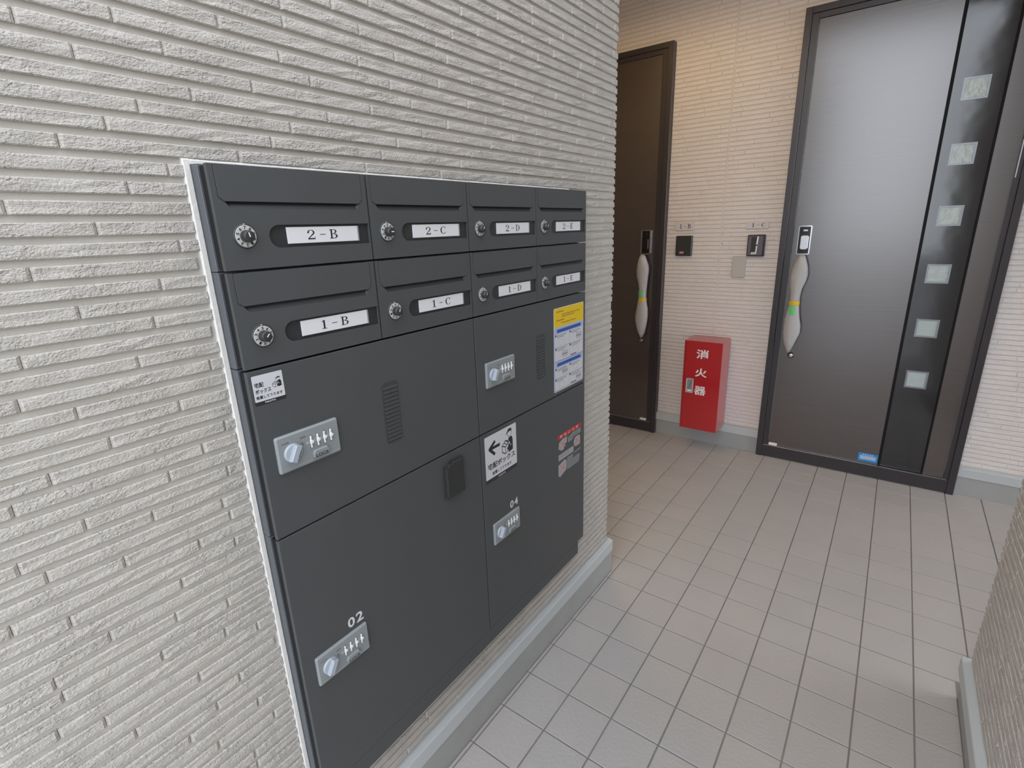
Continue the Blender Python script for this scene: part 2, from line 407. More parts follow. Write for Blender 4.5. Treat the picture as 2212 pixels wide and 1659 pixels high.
# ---- right wall
wr = thing('wall_right', None, None, (0, 0, 0), kind='structure')
mb = MB(FL(0)); mb.box(-1.25, YC_R-.002, .10, Z1W, XR+GD, XR+2.0); mb.build('wall_panel', M['groove'], wr)
P = courses(.158, Z1W, -1.20, YC_R, None, None, ZT0+.004)
vis = [p for p in P if inframe(Vector((XR, p[0]+p[2], p[1])), 20) or inframe(Vector((XR, p[0], p[1])), 20)]
for p in vis[:300]: place(p, wr, XR, True)
st = MB(lambda a, b, c: Vector((XR-c, a, b)))
for p in [p for p in P if p not in vis[:300]]:
    q = pick(p[2]); g = VAR[q][1]; st.add([(p[0]+v[1]*p[2]/q[0], p[1]+v[2], v[0]) for v in g[0]], [f[::-1] for f in g[1]])
o = st.build('brick_course', M['siding'], wr); o['kind'] = 'stuff'

# ---- back wall, one piece between the doors, one each side; its courses are a few pixels high
YF = 2.535                                        # front of the door frames
def ds(x): return CAM.x+(x-CAM.x)*(YF-CAM.y)/(2.5629-CAM.y)
DC0, DC1 = ds(.2435), ds(1.2375); DTOP = CAM.z+(2.4865-CAM.z)*.9918
DB1 = ds(-.4430); DB0 = DB1-(DC1-DC0)
wb = thing('wall_back', None, None, (0, 0, 0), kind='structure')
GB = .0036
mb = MB(FB(YBK+GB))
X0B, X1B = -2.2, 3.2
for a, b, z0 in ((X0B, DB0, .10), (DB0, DB1, DTOP), (DB1, DC0, .10), (DC0, DC1, DTOP), (DC1, X1B, .10)): mb.box(a, b, z0, 2.84, -.2, 0)
mb.build('wall_panel', M['groove_back'], wb)
st = MB(FB(YBK))
def backrun(a0, a1, z0, z1):
    for k in range(-45, 62):
        zt = ZT0+.0040-PITCH*k; zb = zt-BH-.0022
        if zb < z0-.001 or zt > z1+.001: continue
        js = joints(k, a0, a1)
        for a, b in zip(js, js[1:]):
            p, q = max(a+.0003, a0), min(b-.0003, a1)
            if q-p < .01: continue
            h = random.uniform(0, .0008)
            st.prism([(p, zb), (q, zb), (q, zt), (p, zt)], -GB, -h, .0014)
XJ = -.0895                                       # the sealed joint between two siding boards
backrun(DB1+.001, XJ-.004, .160, 2.84); backrun(XJ+.004, DC0-.001, .160, 2.84); backrun(DC1+.001, 2.2, .160, 2.84)
backrun(DC0-.001, DC1+.001, DTOP+.002, 2.84); backrun(-2.0, DB0-.001, .16, 2.84); backrun(DB0-.001, DB1+.001, DTOP+.002, 2.84)
o = st.build('brick_course', M['siding_back'], wb); o['kind'] = 'stuff'
mb = MB(FB(YBK)); mb.box(XJ-.003, XJ+.003, .16, 2.84, -GB, -.0025, .001); mb.build('joint_sealant', M['siding_back'], wb)

# ---- skirting: drip flashing over a concrete base, on each wall
def base_run(name, fr, runs, ov=.0045):
    t = thing(name, None, None, (0, 0, 0), kind='structure')
    f = MB(fr); c = MB(fr)
    for a0, a1 in runs:
        # profile in (c, b): sloped top lip, front face, underside; extruded along a
        pr = [(-.03, .158), (-.013, .1575), (ov-.002, .153), (ov, .150), (ov, .105), (-.002, .102), (-.03, .102)]
        n = len(pr); vs = [(a0, b, q) for q, b in pr]+[(a1, b, q) for q, b in pr]
        f.add(vs, [[i, (i+1) % n, n+(i+1) % n, n+i] for i in range(n)]+[list(range(n))[::-1], list(range(n, 2*n))])
        c.box(a0, a1, -.03, .103, -.28, 0, .0015)
    f.build('flashing', M['flashing'], t); c.build('concrete_base', M['concrete'], t); return t
XCL, XCR, YCB = -.0123, 1.160, 2.5629
base_run('baseboard_left', FL(XCL), [(Y0W, YC_L+.018)], .0030)
base_run('baseboard_right', lambda a, b, c: Vector((XCR-c, a, b)), [(-1.25, YC_R+.012)], .0165)
base_run('baseboard_back', FB(YCB), [(X0B, DB0), (DB1, DC0), (DC1, X1B)])

# ---- caulk bead round the mailbox bank
mb = MB(FL(XL))
mb.box(CUT[0]-.002, OPEN[0]+.003, .304, OPEN[3]+.008, -GD, .0005, .002)
mb.box(OPEN[0], OPEN[1]-.03, OPEN[3]-.001, OPEN[3]+.0075, -GD, .0005, .002)
o = mb.build('trim_1', M['caulk']); o['kind'] = 'structure'

# ---- floor
fl = thing('floor', None, None, (0, 0, 0), kind='structure')
mb = MB(lambda a, b, c: Vector((a, b, c)))
mb.box(-2.3, 3.2, -1.6, 2.60, -.12, -.0025); mb.build('grout_bed', M['grout'], fl)
def tile_geo(w, d):
    e = .0012; z = -.0016
    vs = [(0, 0, -.006), (w, 0, -.006), (w, d, -.006), (0, d, -.006), (0, 0, z), (w, 0, z), (w, d, z), (0, d, z), (e, e, 0), (w-e, e, 0), (w-e, d-e, 0), (e, d-e, 0)]
    fs = [[0, 1, 5, 4], [1, 2, 6, 5], [2, 3, 7, 6], [3, 0, 4, 7], [4, 5, 9, 8], [5, 6, 10, 9], [6, 7, 11, 10], [7, 4, 8, 11], [8, 9, 10, 11]]
    return vs, fs
tmesh = {}
def tile_mesh(w, d, k):
    key = (round(w, 4), round(d, 4), k)
    if key not in tmesh:
        g = tile_geo(w, d); me = bpy.data.meshes.new('tile'); me.from_pydata(g[0], [], g[1]); me.materials.append(M[('tile', 'tile2', 'tile3')[k]]); tmesh[key] = me
    return tmesh[key]
TS, JW = .15, .0037
cells = []
for i in range(-15, 17):
    for j in range(-10, 18):
        x0, x1, y0, y1 = i*TS+JW/2, (i+1)*TS-JW/2, j*TS+JW/2, (j+1)*TS-JW/2
        y1 = min(y1, YCB-.001)
        if y0 < YC_L:                      # in the corridor
            if x1 < XCL: continue
            if x1 < .01: x0 = XCL+.0015
            if x0 > XCR-.004: continue
            if x1 > XCR-.002: x1 = XCR-.002
        if x1-x0 < .004 or y1-y0 < .004: continue
        cells.append((x0, y0, x1-x0, y1-y0))
# where the left wall ends the hall opens: the row that meets the corner
cells = [c for c in cells if not (c[0] < XCL and c[1] < YC_L+.018 and c[1]+c[3] > 0 and c[1] < YC_L)]
for i in range(-15, 0):                     # sliver row beside the end of the left wall
    cells.append((i*TS+JW/2, .957, TS-JW if i < -1 else TS-JW, 1.05-JW/2-.957))
def hidden(c):
    P = Vector((c[0]+c[2]/2, c[1]+c[3]/2, 0)); 
    if not inframe(P, 90): return True
    # behind the left wall's corner as seen from the camera
    t = (YC_L-CAM.y)/(P.y-CAM.y) if P.y > YC_L else 2
    if P.x < 0 and 0 < t < 1 and CAM.x+(P.x-CAM.x)*t < XL-.12: return True
    return False
show = [c for c in cells if not hidden(c)]; rest = [c for c in cells if hidden(c)]
show.sort(key=lambda c: c[1]); rest += show[300:]; show = show[:300]
for c in show:
    o = bpy.data.objects.new('tile', tile_mesh(c[2], c[3], random.randrange(3))); COL.objects.link(o); o.parent = fl
    o.location = (c[0], c[1], random.uniform(-.0002, .0002))
st = MB(lambda a, b, c: Vector((a, b, c)))
for c in rest:
    g = tile_geo(c[2], c[3]); st.add([(c[0]+v[0], c[1]+v[1], v[2]) for v in g[0]], g[1])
o = st.build('tile_field', M['tile'], fl); o['kind'] = 'stuff'

# ---- ceiling, end wall of the hall, ground outside
mb = MB(lambda a, b, c: Vector((a, b, c)))
mb.box(-2.3, 3.4, .60, 2.80, 2.84, 2.98); o = mb.build('ceiling', M['plaster']); o['kind'] = 'structure'
mb = MB(lambda a, b, c: Vector((a, b, c)))
mb.box(-2.3, -2.2, .90, 2.80, -.02, 2.84); o = mb.build('wall_end', M['groove_back']); o['kind'] = 'structure'
mb = MB(lambda a, b, c: Vector((a, b, c)))
mb.box(-14, 14, -22, -1.6, -.12, -.02); mb.box(3.2, 14, -1.6, 9, -.12, -.02); o = mb.build('ground', M['ground']); o['kind'] = 'structure'

# ------------------------------------------------------------------ the mailbox bank
XM, DS, BODY = .015, .0075, -.010          # door front, door slab thickness, front of the body flange
COLY = [-.4591, -.1865, .0885, .3645]
COLY1 = [-.1895, .0855, .3625, .6409]
ROWZ = [(1.4080, 1.5555), (1.2570, 1.4045)]
F0 = FL(0)
def body(mb, y0, y1, z0, z1, depth=.24):
    mb.box(y0-.0012, y1+.0012, z0-.0012, z1+.0012, -depth, BODY, .001)          # flange and carcass
    mb.box(y0+.0022, y1-.0022, z0+.0022, z1-.0022, BODY, XM-DS, mi=1)              # dark neck behind the door
POINT = [12, -90, -30, -25, -40, -20, -10, 0]
TOPD = [7, 5, 2, 1, 5, 4, 8, 3]
def mailbox(word, y0, y1, z0, z1, label, k):
    t = thing('mailbox', label, 'mailbox', (XM, (y0+y1)/2, z0), 'mailboxes in two rows')
    W = y1-y0; mb = MB(F0); body(mb, y0, y1, z0, z1); mb.build('body', [M['charcoal_side'], M['gapblack']], t)
    zt = z1; A = lambda a: y0+a
    fl0, fl1 = .0088, W-.0110
    s0, s1 = .0156, W-.0200
    # door: slab in strips round the slot and the name recess
    d = MB(F0); cb = XM-DS
    zs1, zs0 = zt-.0500, zt-.0602
    d.box(y0, y1, zs1, zt, cb, XM)                                             # behind and beside the flap
    d.prism([(y0, zs0), (A(s0+.0083), zs0), (A(s0), zs1), (y0, zs1)], cb, XM); d.prism([(A(s1-.0045), zs0), (y1, zs0), (y1, zs1), (A(s1+.001), zs1)], cb, XM)
    # name recess: rounded at the left, open to the right
    n0, n1, nb, ntp = .0749, W-.0015, zt-.1180, zt-.0835
    d.box(y0, y1, ntp, zs0, cb, XM)
    d.box(y0, y1, z0, nb, cb, XM)
    r = (ntp-nb)/2; cx_, cz_ = A(n0)+r, (ntp+nb)/2
    arc = [(cx_+r*math.cos(math.radians(90+180*i/12)), cz_+r*math.sin(math.radians(90+180*i/12))) for i in range(13)]
    for i in range(12):
        (a, b), (a2, b2) = arc[i], arc[i+1]
        d.prism([(y0, b2), (a2, b2), (a, b), (y0, b)], cb, XM)
    d.box(A(n1), y1, nb, ntp, cb, XM)
    d.build('door', M['charcoal'], t)
    fp = MB(F0)
    poly = [(A(fl0), zt-.0008), (A(fl0), zt-.0442), (A(s0), zt-.0500), (A(s1+.0010), zt-.0500), (A(fl1), zt-.0425), (A(fl1), zt-.0008)]
    g = MB(F0); g.prism(inset(poly, -.0008), XM-.0002, XM+.0002); g.build('flap_gap', M['gapblack'], t)
    fp.prism(poly, XM, XM+.0009, .0003); fp.build('flap', M['charcoal'], t)
    sl = MB(F0); a0, a1 = A(s0+.004), A(s1-.001)                               # the slot: a sloped pocket
    sl.add([(A(s0), zs1, XM-.0001), (A(s1+.001), zs1, XM-.0001), (A(s1-.0045), zs0, XM-.0001), (A(s0+.0083), zs0, XM-.0001), (A(s0+.0060), zs1, XM-.0048), (A(s1-.0040), zs1, XM-.0048)], [[3, 2, 5, 4], [0, 3, 4], [2, 1, 5], [0, 4, 5, 1]])
    sl.build('slot', M['recess'], t)
    # recess floor, card holder, card
    rc = MB(F0); c0 = XM-.0045
    rp_ = [(A(n1), nb), (A(n1), ntp)]+arc
    rc.prism(rp_, cb, c0); rc.build('name_recess', M['recess'], t)
    k0, k1 = .1065, .2435
    cd_ = MB(F0); cd_.box(A(k0), A(k1), zt-.1128, zt-.0872, c0, c0+.0022, .0004); card = cd_.build('name_card', M['card'], t)
    hd = MB(F0); hd.box(A(k1), A(k1+.0018), zt-.1128, zt-.0872, c0, c0+.0032); hd.build('card_holder', M['lockgrey'], card)
    tx = MB(F0); put_serif(tx, word, A(.1405), A(.2025), zt-.1072, zt-.0920, c0+.0024); tx.build('lettering', M['ink'], card)
    # dial
    dy, dz = A(.0375), zt-.0992
    dl = MB(F0); dl.lathe(dy, dz, [(.0182, XM-.0005), (.0182, XM+.0003), (.0166, XM+.0016)], 28); dial = dl.build('dial', M['knob'], t)
    rg = MB(F0); rg.lathe(dy, dz, [(.0160, XM+.0014), (.0160, XM+.0021), (.0155, XM+.0024)], 28, smooth=False); rg.build('number_ring', M['dialring'], dial)
    dg = MB(F0)
    for q in range(10):
        ang = PI/2-(q)*2*PI/10; body_ = str((TOPD[k]+q) % 10)
        ca, cz2 = dy+.0126*math.cos(ang), dz+.0126*math.sin(ang)
        put_text(dg, body_, ca-.0017, ca+.0017, cz2-.0023, cz2+.0023, XM+.0026, bold=True, rot=ang-PI/2)
    dg.build('digits', M['ink'], dial)
    kb = MB(F0); kb.lathe(dy, dz, [(.0092, XM+.002), (.0088, XM+.009), (.0080, XM+.0130), (.0064, XM+.0138)], 20)
    kb.build('knob', M['knob'], dial)
    pt = MB(F0); an = math.radians(90+POINT[k]); pt.flat(line((dy-.001*math.cos(an), dz-.001*math.sin(an)), (dy+.0056*math.cos(an), dz+.0056*math.sin(an)), .0017), XM+.01395)
    pt.build('pointer_mark', M['white'], dial)
    ix = MB(F0); ix.lathe(dy, zt-.0822, [(.0013, XM), (.0011, XM+.0012)], 8); ix.build('index_dot', M['white'], dial)
    return t
WORDS = [['2-B', '2-C', '2-D', '2-E'], ['1-B', '1-C', '1-D', '1-E']]
n = 0
for r in range(2):
    for c in range(4):
        w = WORDS[r][c]
        mailbox(w, COLY[c], COLY1[c], ROWZ[r][0], ROWZ[r][1], 'charcoal steel mailbox with dial lock, name card reading %s, in the %s row' % (w, ('upper', 'lower')[r]), n); n += 1

def lock_panel(t, y, z):
    """combination lock plate: y, z of its upper left corner"""
    W, H, p = .1215, .0668, .0055
    A = lambda a: y+a; B = lambda b: z-b
    m = MB(F0); m.prism(rrect(y, y+W, z-H, z, .004), XM-.0005, XM+p, .0028); lp = m.build('lock_panel', M['lockgrey'], t)
    c = XM+p
    m = MB(F0); m.box(A(.004), A(W-.004), B(H-.0068), B(H-.0062), c, c+.0004); m.build('panel_ridge', M['locklight'], lp)
    # rotary knob: disc with a tilted grip bar
    m = MB(F0); ka, kz = A(.0275), B(.0345)
    m.lathe(ka, kz, [(.0168, c), (.0160, c+.0035), (.0140, c+.0040)], 28)
    t_ = math.radians(62); L = .0150; q = line((ka-L*math.cos(t_), kz-L*math.sin(t_)), (ka+L*math.cos(t_), kz+L*math.sin(t_)), .0120)
    m.prism(q, c+.003, c+.0125, .0015); m.build('rotary_knob', M['locklight'], lp)
    m = MB(F0); m.flat(line(A_pt(ka, kz, t_, .0112, -.006), A_pt(ka, kz, t_, .0112, .006), .0012), c+.0042); m.flat(line((A(.0455), B(.0215)), (A(.0475), B(.0280)), .0010), c+.0002); m.build('knob_mark', M['ink'], lp)
    for i, a in enumerate((.0625, .0758, .0890, .1022)):
        m = MB(F0); m.box(A(a-.0022), A(a+.0022), B(.0388), B(.0150), c, c+.0003); m.build('slider_slot', M['vent'], lp)
        m = MB(F0); m.box(A(a-.0014), A(a+.0014), B(.0375), B(.0160), c+.0002, c+.0026, .0005)
        m.prism([(A(a-.0020), B(.0300)), (A(a+.0020), B(.0300)), (A(a+.0048), B(.0268)), (A(a+.0020), B(.0236)), (A(a-.0020), B(.0236))], c+.0002, c+.0040, .0006)
        m.build('slider', M['white'], lp)
        m = MB(F0); m.ring(circle(A(a-.0066), B(.0268), .0021, 10), circle(A(a-.0066), B(.0268), .0016, 10), c, c+.0002)
        m.flat(circle(A(a-.0066), B(.0268), .0006, 6), c+.0002); m.build('slider_mark', M['ltext'], lp)
    m = MB(F0); m.prism([(A(.0625), B(.0570)), (A(.0945), B(.0570)), (A(.0950), B(.0500)), (A(.0900), B(.0432)), (A(.0650), B(.0432)), (A(.0615), B(.0500))], c, c+.0055, .0014); lb = m.build('lock_button', M['lockgrey'], lp)
    m = MB(F0); put_text(m, 'LOCK', A(.0655), A(.0925), B(.0562), B(.0505), c+.0057, bold=True); m.build('lettering', M['ink'], lp); m = MB(F0)
    put_text(m, 'CLOSE', A(.0090), A(.0225), B(.0150), B(.0125), c+.0003); m.build('lettering', M['ink'], lp); m = MB(F0); put_text(m, 'OPEN', A(.0420), A(.0540), B(.0150), B(.0125), c+.0003)
    m.build('lettering', M['ink'], lp)
    m = MB(F0); m.flat(line((A(.0240), B(.0095)), (A(.0240), B(.0160)), .0006), c+.0003); m.flat(line((A(.0560), B(.0095)), (A(.0560), B(.0160)), .0006), c+.0003)
    m.flat(line((A(.0365), B(.0165)), (A(.0440), B(.0135)), .0012), c+.0003); m.build('tick_mark', M['locklight'], lp)
    return lp
def A_pt(ka, kz, t, off, along):
    return (ka+off*math.sin(t)+along*math.cos(t), kz-off*math.cos(t)+along*math.sin(t))
def vent(t, y, z):
    """rounded louvred recess: y, z upper left"""
    W, H = .0430, .1300
    m = MB(F0); m.prism(rrect(y, y+W, z-H, z, .007), XM-.0002, XM+.0003); v = m.build('vent', M['vent'], t)
    m = MB(F0); o_ = rrect(y, y+W, z-H, z, .007); m.ring(o_, inset(o_, .0009), XM-.0001, XM+.0009); m.build('vent_rim', M['charcoal'], v)
    for i in range(14):
        zz = z-.0095-i*.0085
        m = MB(F0); m.add([(y+.003, zz, XM+.0003), (y+W-.003, zz, XM+.0003), (y+W-.003, zz-.0042, XM+.0022), (y+.003, zz-.0042, XM+.0022), (y+.003, zz-.0050, XM+.0003), (y+W-.003, zz-.0050, XM+.0003)],
              [[0, 3, 2, 1], [3, 4, 5, 2], [0, 4, 3], [1, 2, 5]]); m.build('slat', M['vent'], v)
def person_icon(m, a, b, w, h, c, mw=0, mk=1):
    """pictogram of a courier in a cap with a parcel; lower left a,b; needs the dark material at index mk, white at mw"""
    X = lambda x: a+x*w; Y = lambda y: b+y*h
    E = lambda pts, z=0, mi=mk: m.flat([(X(x), Y(y)) for x, y in pts], c+z, mi)
    def ell(cx, cy, rx, ry, z=0, mi=mk, n=18): E([(cx+rx*math.cos(2*PI*i/n), cy+ry*math.sin(2*PI*i/n)) for i in range(n)], z, mi)
    ell(.70, .82, .20, .165, 0); ell(.70, .80, .165, .13, .0001, mw)
    E([(.50, .86), (.90, .90), (.89, .97), (.80, 1.0), (.66, 1.0), (.56, .95)], .0002); E([(.36, .80), (.62, .86), (.60, .90), (.50, .89)], .0002)
    E([(.60, .60), (.80, .66), (.92, .62), (.98, .50), (.98, .05), (.60, .0), (.62, .20)], 0)
    E([(.62, .50), (.84, .30), (.80, .24), (.60, .36)], .0001, mw)
    box_ = [(.02, .42), (.34, .60), (.62, .50), (.62, .12), (.30, .0), (.04, .12)]
    E(box_, .0002); E([(.06, .38), (.30, .29), (.30, .04), (.08, .15)], .0003, mw); E([(.34, .29), (.58, .38), (.58, .15), (.34, .05)], .0003, mw)
    E([(.08, .42), (.33, .33), (.56, .42), (.34, .55)], .0003, mw); E([(.20, .485), (.24, .505), (.46, .40), (.42, .375)], .0004)
    E([(.44, .20), (.66, .34), (.78, .40), (.78, .30), (.56, .12)], .0004)
def locker(name, y0, y1, z0, z1, label, lock, rail=None):
    t = thing('parcel_locker', label, 'parcel locker', (XM, (y0+y1)/2, z0), 'parcel lockers under the mailboxes')
    mb = MB(F0); body(mb, y0, y1, z0, z1); mb.build('body', [M['charcoal_side'], M['gapblack']], t)
    d = MB(F0); d.box(y0, y1, z0, z1, XM-DS, XM, .0008); d.build('door', M['charcoal'], t)
    lock_panel(t, *lock)
    if rail:
        m = MB(F0); m.box(rail[0], rail[1], rail[2], z0-.0003, -.24, XM-.0004); m.build('base_rail', M['charcoal'], t)
    return t
YA, YB_ = (COLY[0], COLY1[1]), (COLY[2], COLY1[3])
L1 = locker('a', YA[0], YA[1], .9535, 1.2530, 'charcoal parcel locker under mailboxes 1-B and 1-C, with louvred vent and small white courier sticker', (-.4357, 1.1346))
L3 = locker('c', YB_[0], YB_[1], .9535, 1.2530, 'charcoal parcel locker under mailboxes 1-D and 1-E, with yellow and white instruction sheet', (.1200, 1.1346))
L2 = locker('b', YA[0], YA[1], .3535, .9500, 'tall charcoal parcel locker marked 02, lower left, with black pull on its right edge', (-.4335, .6768), (-.4591, .0868, .305))
L4 = locker('d', YB_[0], YB_[1], .3535, .9500, 'tall charcoal parcel locker marked 04, lower right, with arrow sign and red warning label', (.1215, .6768), (.0872, .602, .305))
vent(L1, -.2040, 1.1675); vent(L3, .3530, 1.1620)
for t, w, y in ((L2, '02', -.3530), (L4, '04', .2025)):
    m = MB(F0); put_text(m, w[0], y, y+.0165, .6862, .7090, XM+.0003, bold=True); put_text(m, w[1], y+.0200, y+.0375, .6862, .7090, XM+.0003, bold=True); m.build('locker_number', M['ltext'], t)
# black pull on locker 02
m = MB(F0); y0, y1, z0, z1 = -.0520, .0105, .8390, .9300
m.prism([(y0, z0), (y1, z0), (y1, z1), (y0+.022, z1), (y0+.022, z1-.004), (y0+.013, z1-.004), (y0+.011, z1-.010), (y0, z1-.010)], XM-.001, XM+.0095, .0010)
hp = m.build('pull_handle', M['recess'], L2)
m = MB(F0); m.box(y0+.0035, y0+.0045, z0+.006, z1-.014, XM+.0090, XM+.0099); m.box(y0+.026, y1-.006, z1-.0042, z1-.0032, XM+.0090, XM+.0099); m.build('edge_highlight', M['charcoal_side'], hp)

def sticker(t, name, y0, y1, z0, z1, zb, r=.002):
    """white print over a black foot, returns the backing"""
    m = MB(F0); m.prism(rrect(y0-.0006, y1+.0006, zb, z1+.0006, r), XM-.0002, XM+.0003); b = m.build(name, M['stblack'], t)
    m = MB(F0); m.prism(rrect(y0, y1, z0, z1, r*.8), XM+.0002, XM+.0005); m.build('white_field', M['stwhite'], b); return b
s = sticker(L1, 'courier_sticker', -.4530, -.4016, 1.2022, 1.2452, 1.1960)
m = MB(F0); c = XM+.0007
def label_line(parent, body, a0, a1, b0, b1, cc, mt='ink', bold=True):
    q = MB(F0); put_text(q, body, a0, a1, b0, b1, cc, bold=bold); q.build('lettering', M[mt], parent)
label_line(s, '宅配', -.4502, -.4352, 1.2253, 1.2335, c); label_line(s, 'ボックス', -.4502, -.4240, 1.2150, 1.2225, c); label_line(s, '設置してあります', -.4502, -.4058, 1.2062, 1.2117, c)
m = MB(F0); put_text(m, 'NASTA', -.4372, -.4190, 1.1978, 1.2006, XM+.0005, bold=True); m.build('maker_lettering', M['ltext'], s)
m = MB(F0); person_icon(m, -.4215, 1.2192, .0165, .0170, XM+.0006); m.build('courier_icon', [M['stwhite'], M['ink']], s)
s = sticker(L4, 'courier_sign', .1030, .2420, .8168, .9392, .8055, .004)
m = MB(F0)
m.flat([(.1190, .9005), (.1260, .9005), (.1480, .9120), (.1480, .9220)][:0] or line((.1200, .9000), (.1465, .9175), .0085), XM+.0006); m.flat(line((.1200, .9030), (.1440, .8800), .0085), XM+.00061); m.flat(line((.1215, .9010), (.1665, .9010), .0085), XM+.00062)
m.build('arrow', M['ink'], s)
m = MB(F0); person_icon(m, .1735, .8625, .0520, .0690, XM+.0006); m.build('courier_icon', [M['stwhite'], M['ink']], s)
label_line(s, '宅配ボックス', .1120, .2335, .8420, .8600, c); label_line(s, '設置してあります', .1300, .2150, .8235, .8335, c)
m = MB(F0); put_text(m, 'NASTA', .1560, .1880, .8080, .8125, XM+.0005, bold=True); m.build('maker_lettering', M['ltext'], s)

# instruction sheet on locker 03
y0, y1, z0, z1 = .4475, .6285, .9650, 1.2243; w = y1-y0
m = MB(F0); m.prism(rrect(y0, y1, z0, z1, .005), XM-.0002, XM+.0004); gs = m.build('instruction_sheet', M['stwhite'], L3)
m = MB(F0); m.prism(rrect(y0+.0015, y1-.0015, 1.1670, z1-.0015, .004), XM+.0003, XM+.0006); m.build('yellow_field', M['yellow'], gs)
m = MB(F0); m.box(y0+.002, y1-.002, z0+.003, 1.1655, XM+.0003, XM+.0005); m.build('blue_ground', M['bluelight'], gs)
half = w/2
wp = MB(F0); rows = [(1.0950, 1.1475), (1.0520, 1.0935), (.9975+.0160, 1.0320)]
rows = [(1.1050, 1.1455), (1.0625, 1.1040), (1.0080, 1.0410), (.9700, 1.0070)]
for (a, b) in rows:
    for q in (0, 1): wp.box(y0+.006+q*(half-.004), y0+half+q*(half-.006)-.0005, a, b, XM+.0005, XM+.0007)
wp.build('step_panel', M['stwhite'], gs)
bb = MB(F0)
for zc in (1.1545, 1.0500): bb.box(y0+.018, y1-.018, zc-.0050, zc+.0050, XM+.0005, XM+.0008)
for (a, b) in rows:
    for q in (0, 1): bb.box(y0+.006+q*(half-.004), y0+.014+q*(half-.004), b-.007, b-.001, XM+.0007, XM+.0009)
bb.build('blue_bar', M['blue'], gs)
tx = MB(F0); rr = random.Random(3)
def dashes(mb_, a0, a1, b, h, c_, n_=6):
    x = a0
    while x < a1-.004:
        l = rr.uniform(.003, .010); mb_.box(x, min(a1, x+l), b, b+h, c_, c_+.0002); x += l+.002
dashes(tx, y0+.016, y0+.060, 1.2110, .0030, XM+.0006); dashes(tx, y0+.045, y1-.025, 1.2010, .0026, XM+.0006); dashes(tx, y0+.045, y1-.060, 1.1950, .0026, XM+.0006)
dashes(tx, y0+.016, y0+.060, 1.1850, .0030, XM+.0006); dashes(tx, y0+.045, y1-.045, 1.1760, .0026, XM+.0006)
tx.build('printed_line', M['orange'], gs)
tx = MB(F0)
for (a, b) in rows:
    for q in (0, 1):
        aa = y0+.018+q*(half-.004); dashes(tx, aa, aa+.055, b-.006, .0022, XM+.0007); dashes(tx, aa, aa+.040, b-.011, .0018, XM+.0007)
    tx.box(y0+.004, y1-.004, a-.0012, a-.0002, XM+.0007, XM+.0009)
for (qa, rz) in ((1, 0), (0, 1), (0, 2), (1, 3)):
    a, b = rows[rz]
    for i in range(4):
        x = y0+.050+qa*(half-.004)+i*.0085; tx.box(x, x+.0018, a+.006, a+.028, XM+.0007, XM+.0009); tx.prism([(x-.002, a+.014), (x+.0032, a+.014), (x+.0032, a+.018), (x-.002, a+.018)], XM+.0007, XM+.0009)
for (qa, rz) in ((1, 1), (1, 3)):
    a, b = rows[rz]; x = y0+.012+qa*(half-.004); tx.box(x, x+.036, a+.002, a+.0055, XM+.0007, XM+.0010)
tx.build('printed_figure', M['dash'], gs)
tx = MB(F0)
for (q, rz) in ((0, 0), (1, 1), (0, 3), (1, 2)):
    a, b = rows[rz]; x = y0+.030+q*(half-.004)
    tx.ring(rrect(x, x+.030, a+.006, a+.022, .002), inset(rrect(x, x+.030, a+.006, a+.022, .002), .0008), XM+.0006, XM+.0009)
tx.build('printed_outline', M['pinkink'], gs)

# warning label on locker 04: zones of pale print on the steel
m = MB(F0); m.prism(rrect(.4660, .6180, .8008, .8148, .006), XM-.0001, XM+.0003); ws = m.build('warning_label', M['red'], L4)
m = MB(F0)
for i, ch in enumerate('取扱い注意'): x = .4790+i*.0258; put_text(m, ch, x, x+.0150, .8030, .8126, XM+.0005)
m.build('lettering', M['ltext'], ws)
def patch(poly, mt, nm='pale_patch', c=XM+.0003):
    q = MB(F0); q.prism([(.4660+a*.152, .6610+b*.138) for a, b in poly], XM-.0001, c); q.build(nm, M[mt], ws)
patch([(.03, .78), (.14, .70), (.24, .70), (.26, .80), (.36, .84), (.38, .98), (.18, .98), (.05, .93)], 'patch')
patch([(.42, .80), (.60, .80), (.66, .86), (.98, .86), (.98, .985), (.60, .985), (.42, .93)], 'patch2')
patch([(.68, .62), (.76, .56), (.96, .56), (.96, .78), (.90, .82), (.76, .82), (.68, .74)], 'patch')
patch([(.03, .47), (.66, .47), (.66, .62), (.03, .62)], 'patch')
patch([(.38, .10), (.90, .10), (.96, .30), (.80, .32), (.64, .30), (.64, .42), (.38, .42)], 'patch2')
patch([(.68, .40), (.98, .42), (.98, .46), (.68, .44)], 'patch2')
patch([(.02, .10), (.07, .04), (.33, .12), (.36, .20), (.36, .36), (.28, .42), (.02, .36)], 'patch')
q = MB(F0)
for (ca, cb) in ((.20, .85), (.82, .70), (.20, .24)):
    for sg in (1, -1): q.flat([(.4660+a*.152, .6610+b*.138) for a, b in line((ca-.12, cb-sg*.10), (ca+.12, cb+sg*.10), .03)], XM+.00035+sg*.00002)
q.build('cross_mark', M['redx'], ws)
q = MB(F0)
for b0 in (.89, .93, .53, .57, .16, .22, .28, .34):
    a0 = .46 if b0 > .8 or b0 < .4 else .08; dashes(q, .4660+a0*.152, .4660+(a0+.42)*.152, .6610+b0*.138, .0016, XM+.0003)
q.build('printed_line', M['dash'], ws)
q = MB(F0); q.prism(rrect(.5150, .5260, .7960, .7996, .001), XM, XM+.0004); q.build('green_mark', M['green'], ws)

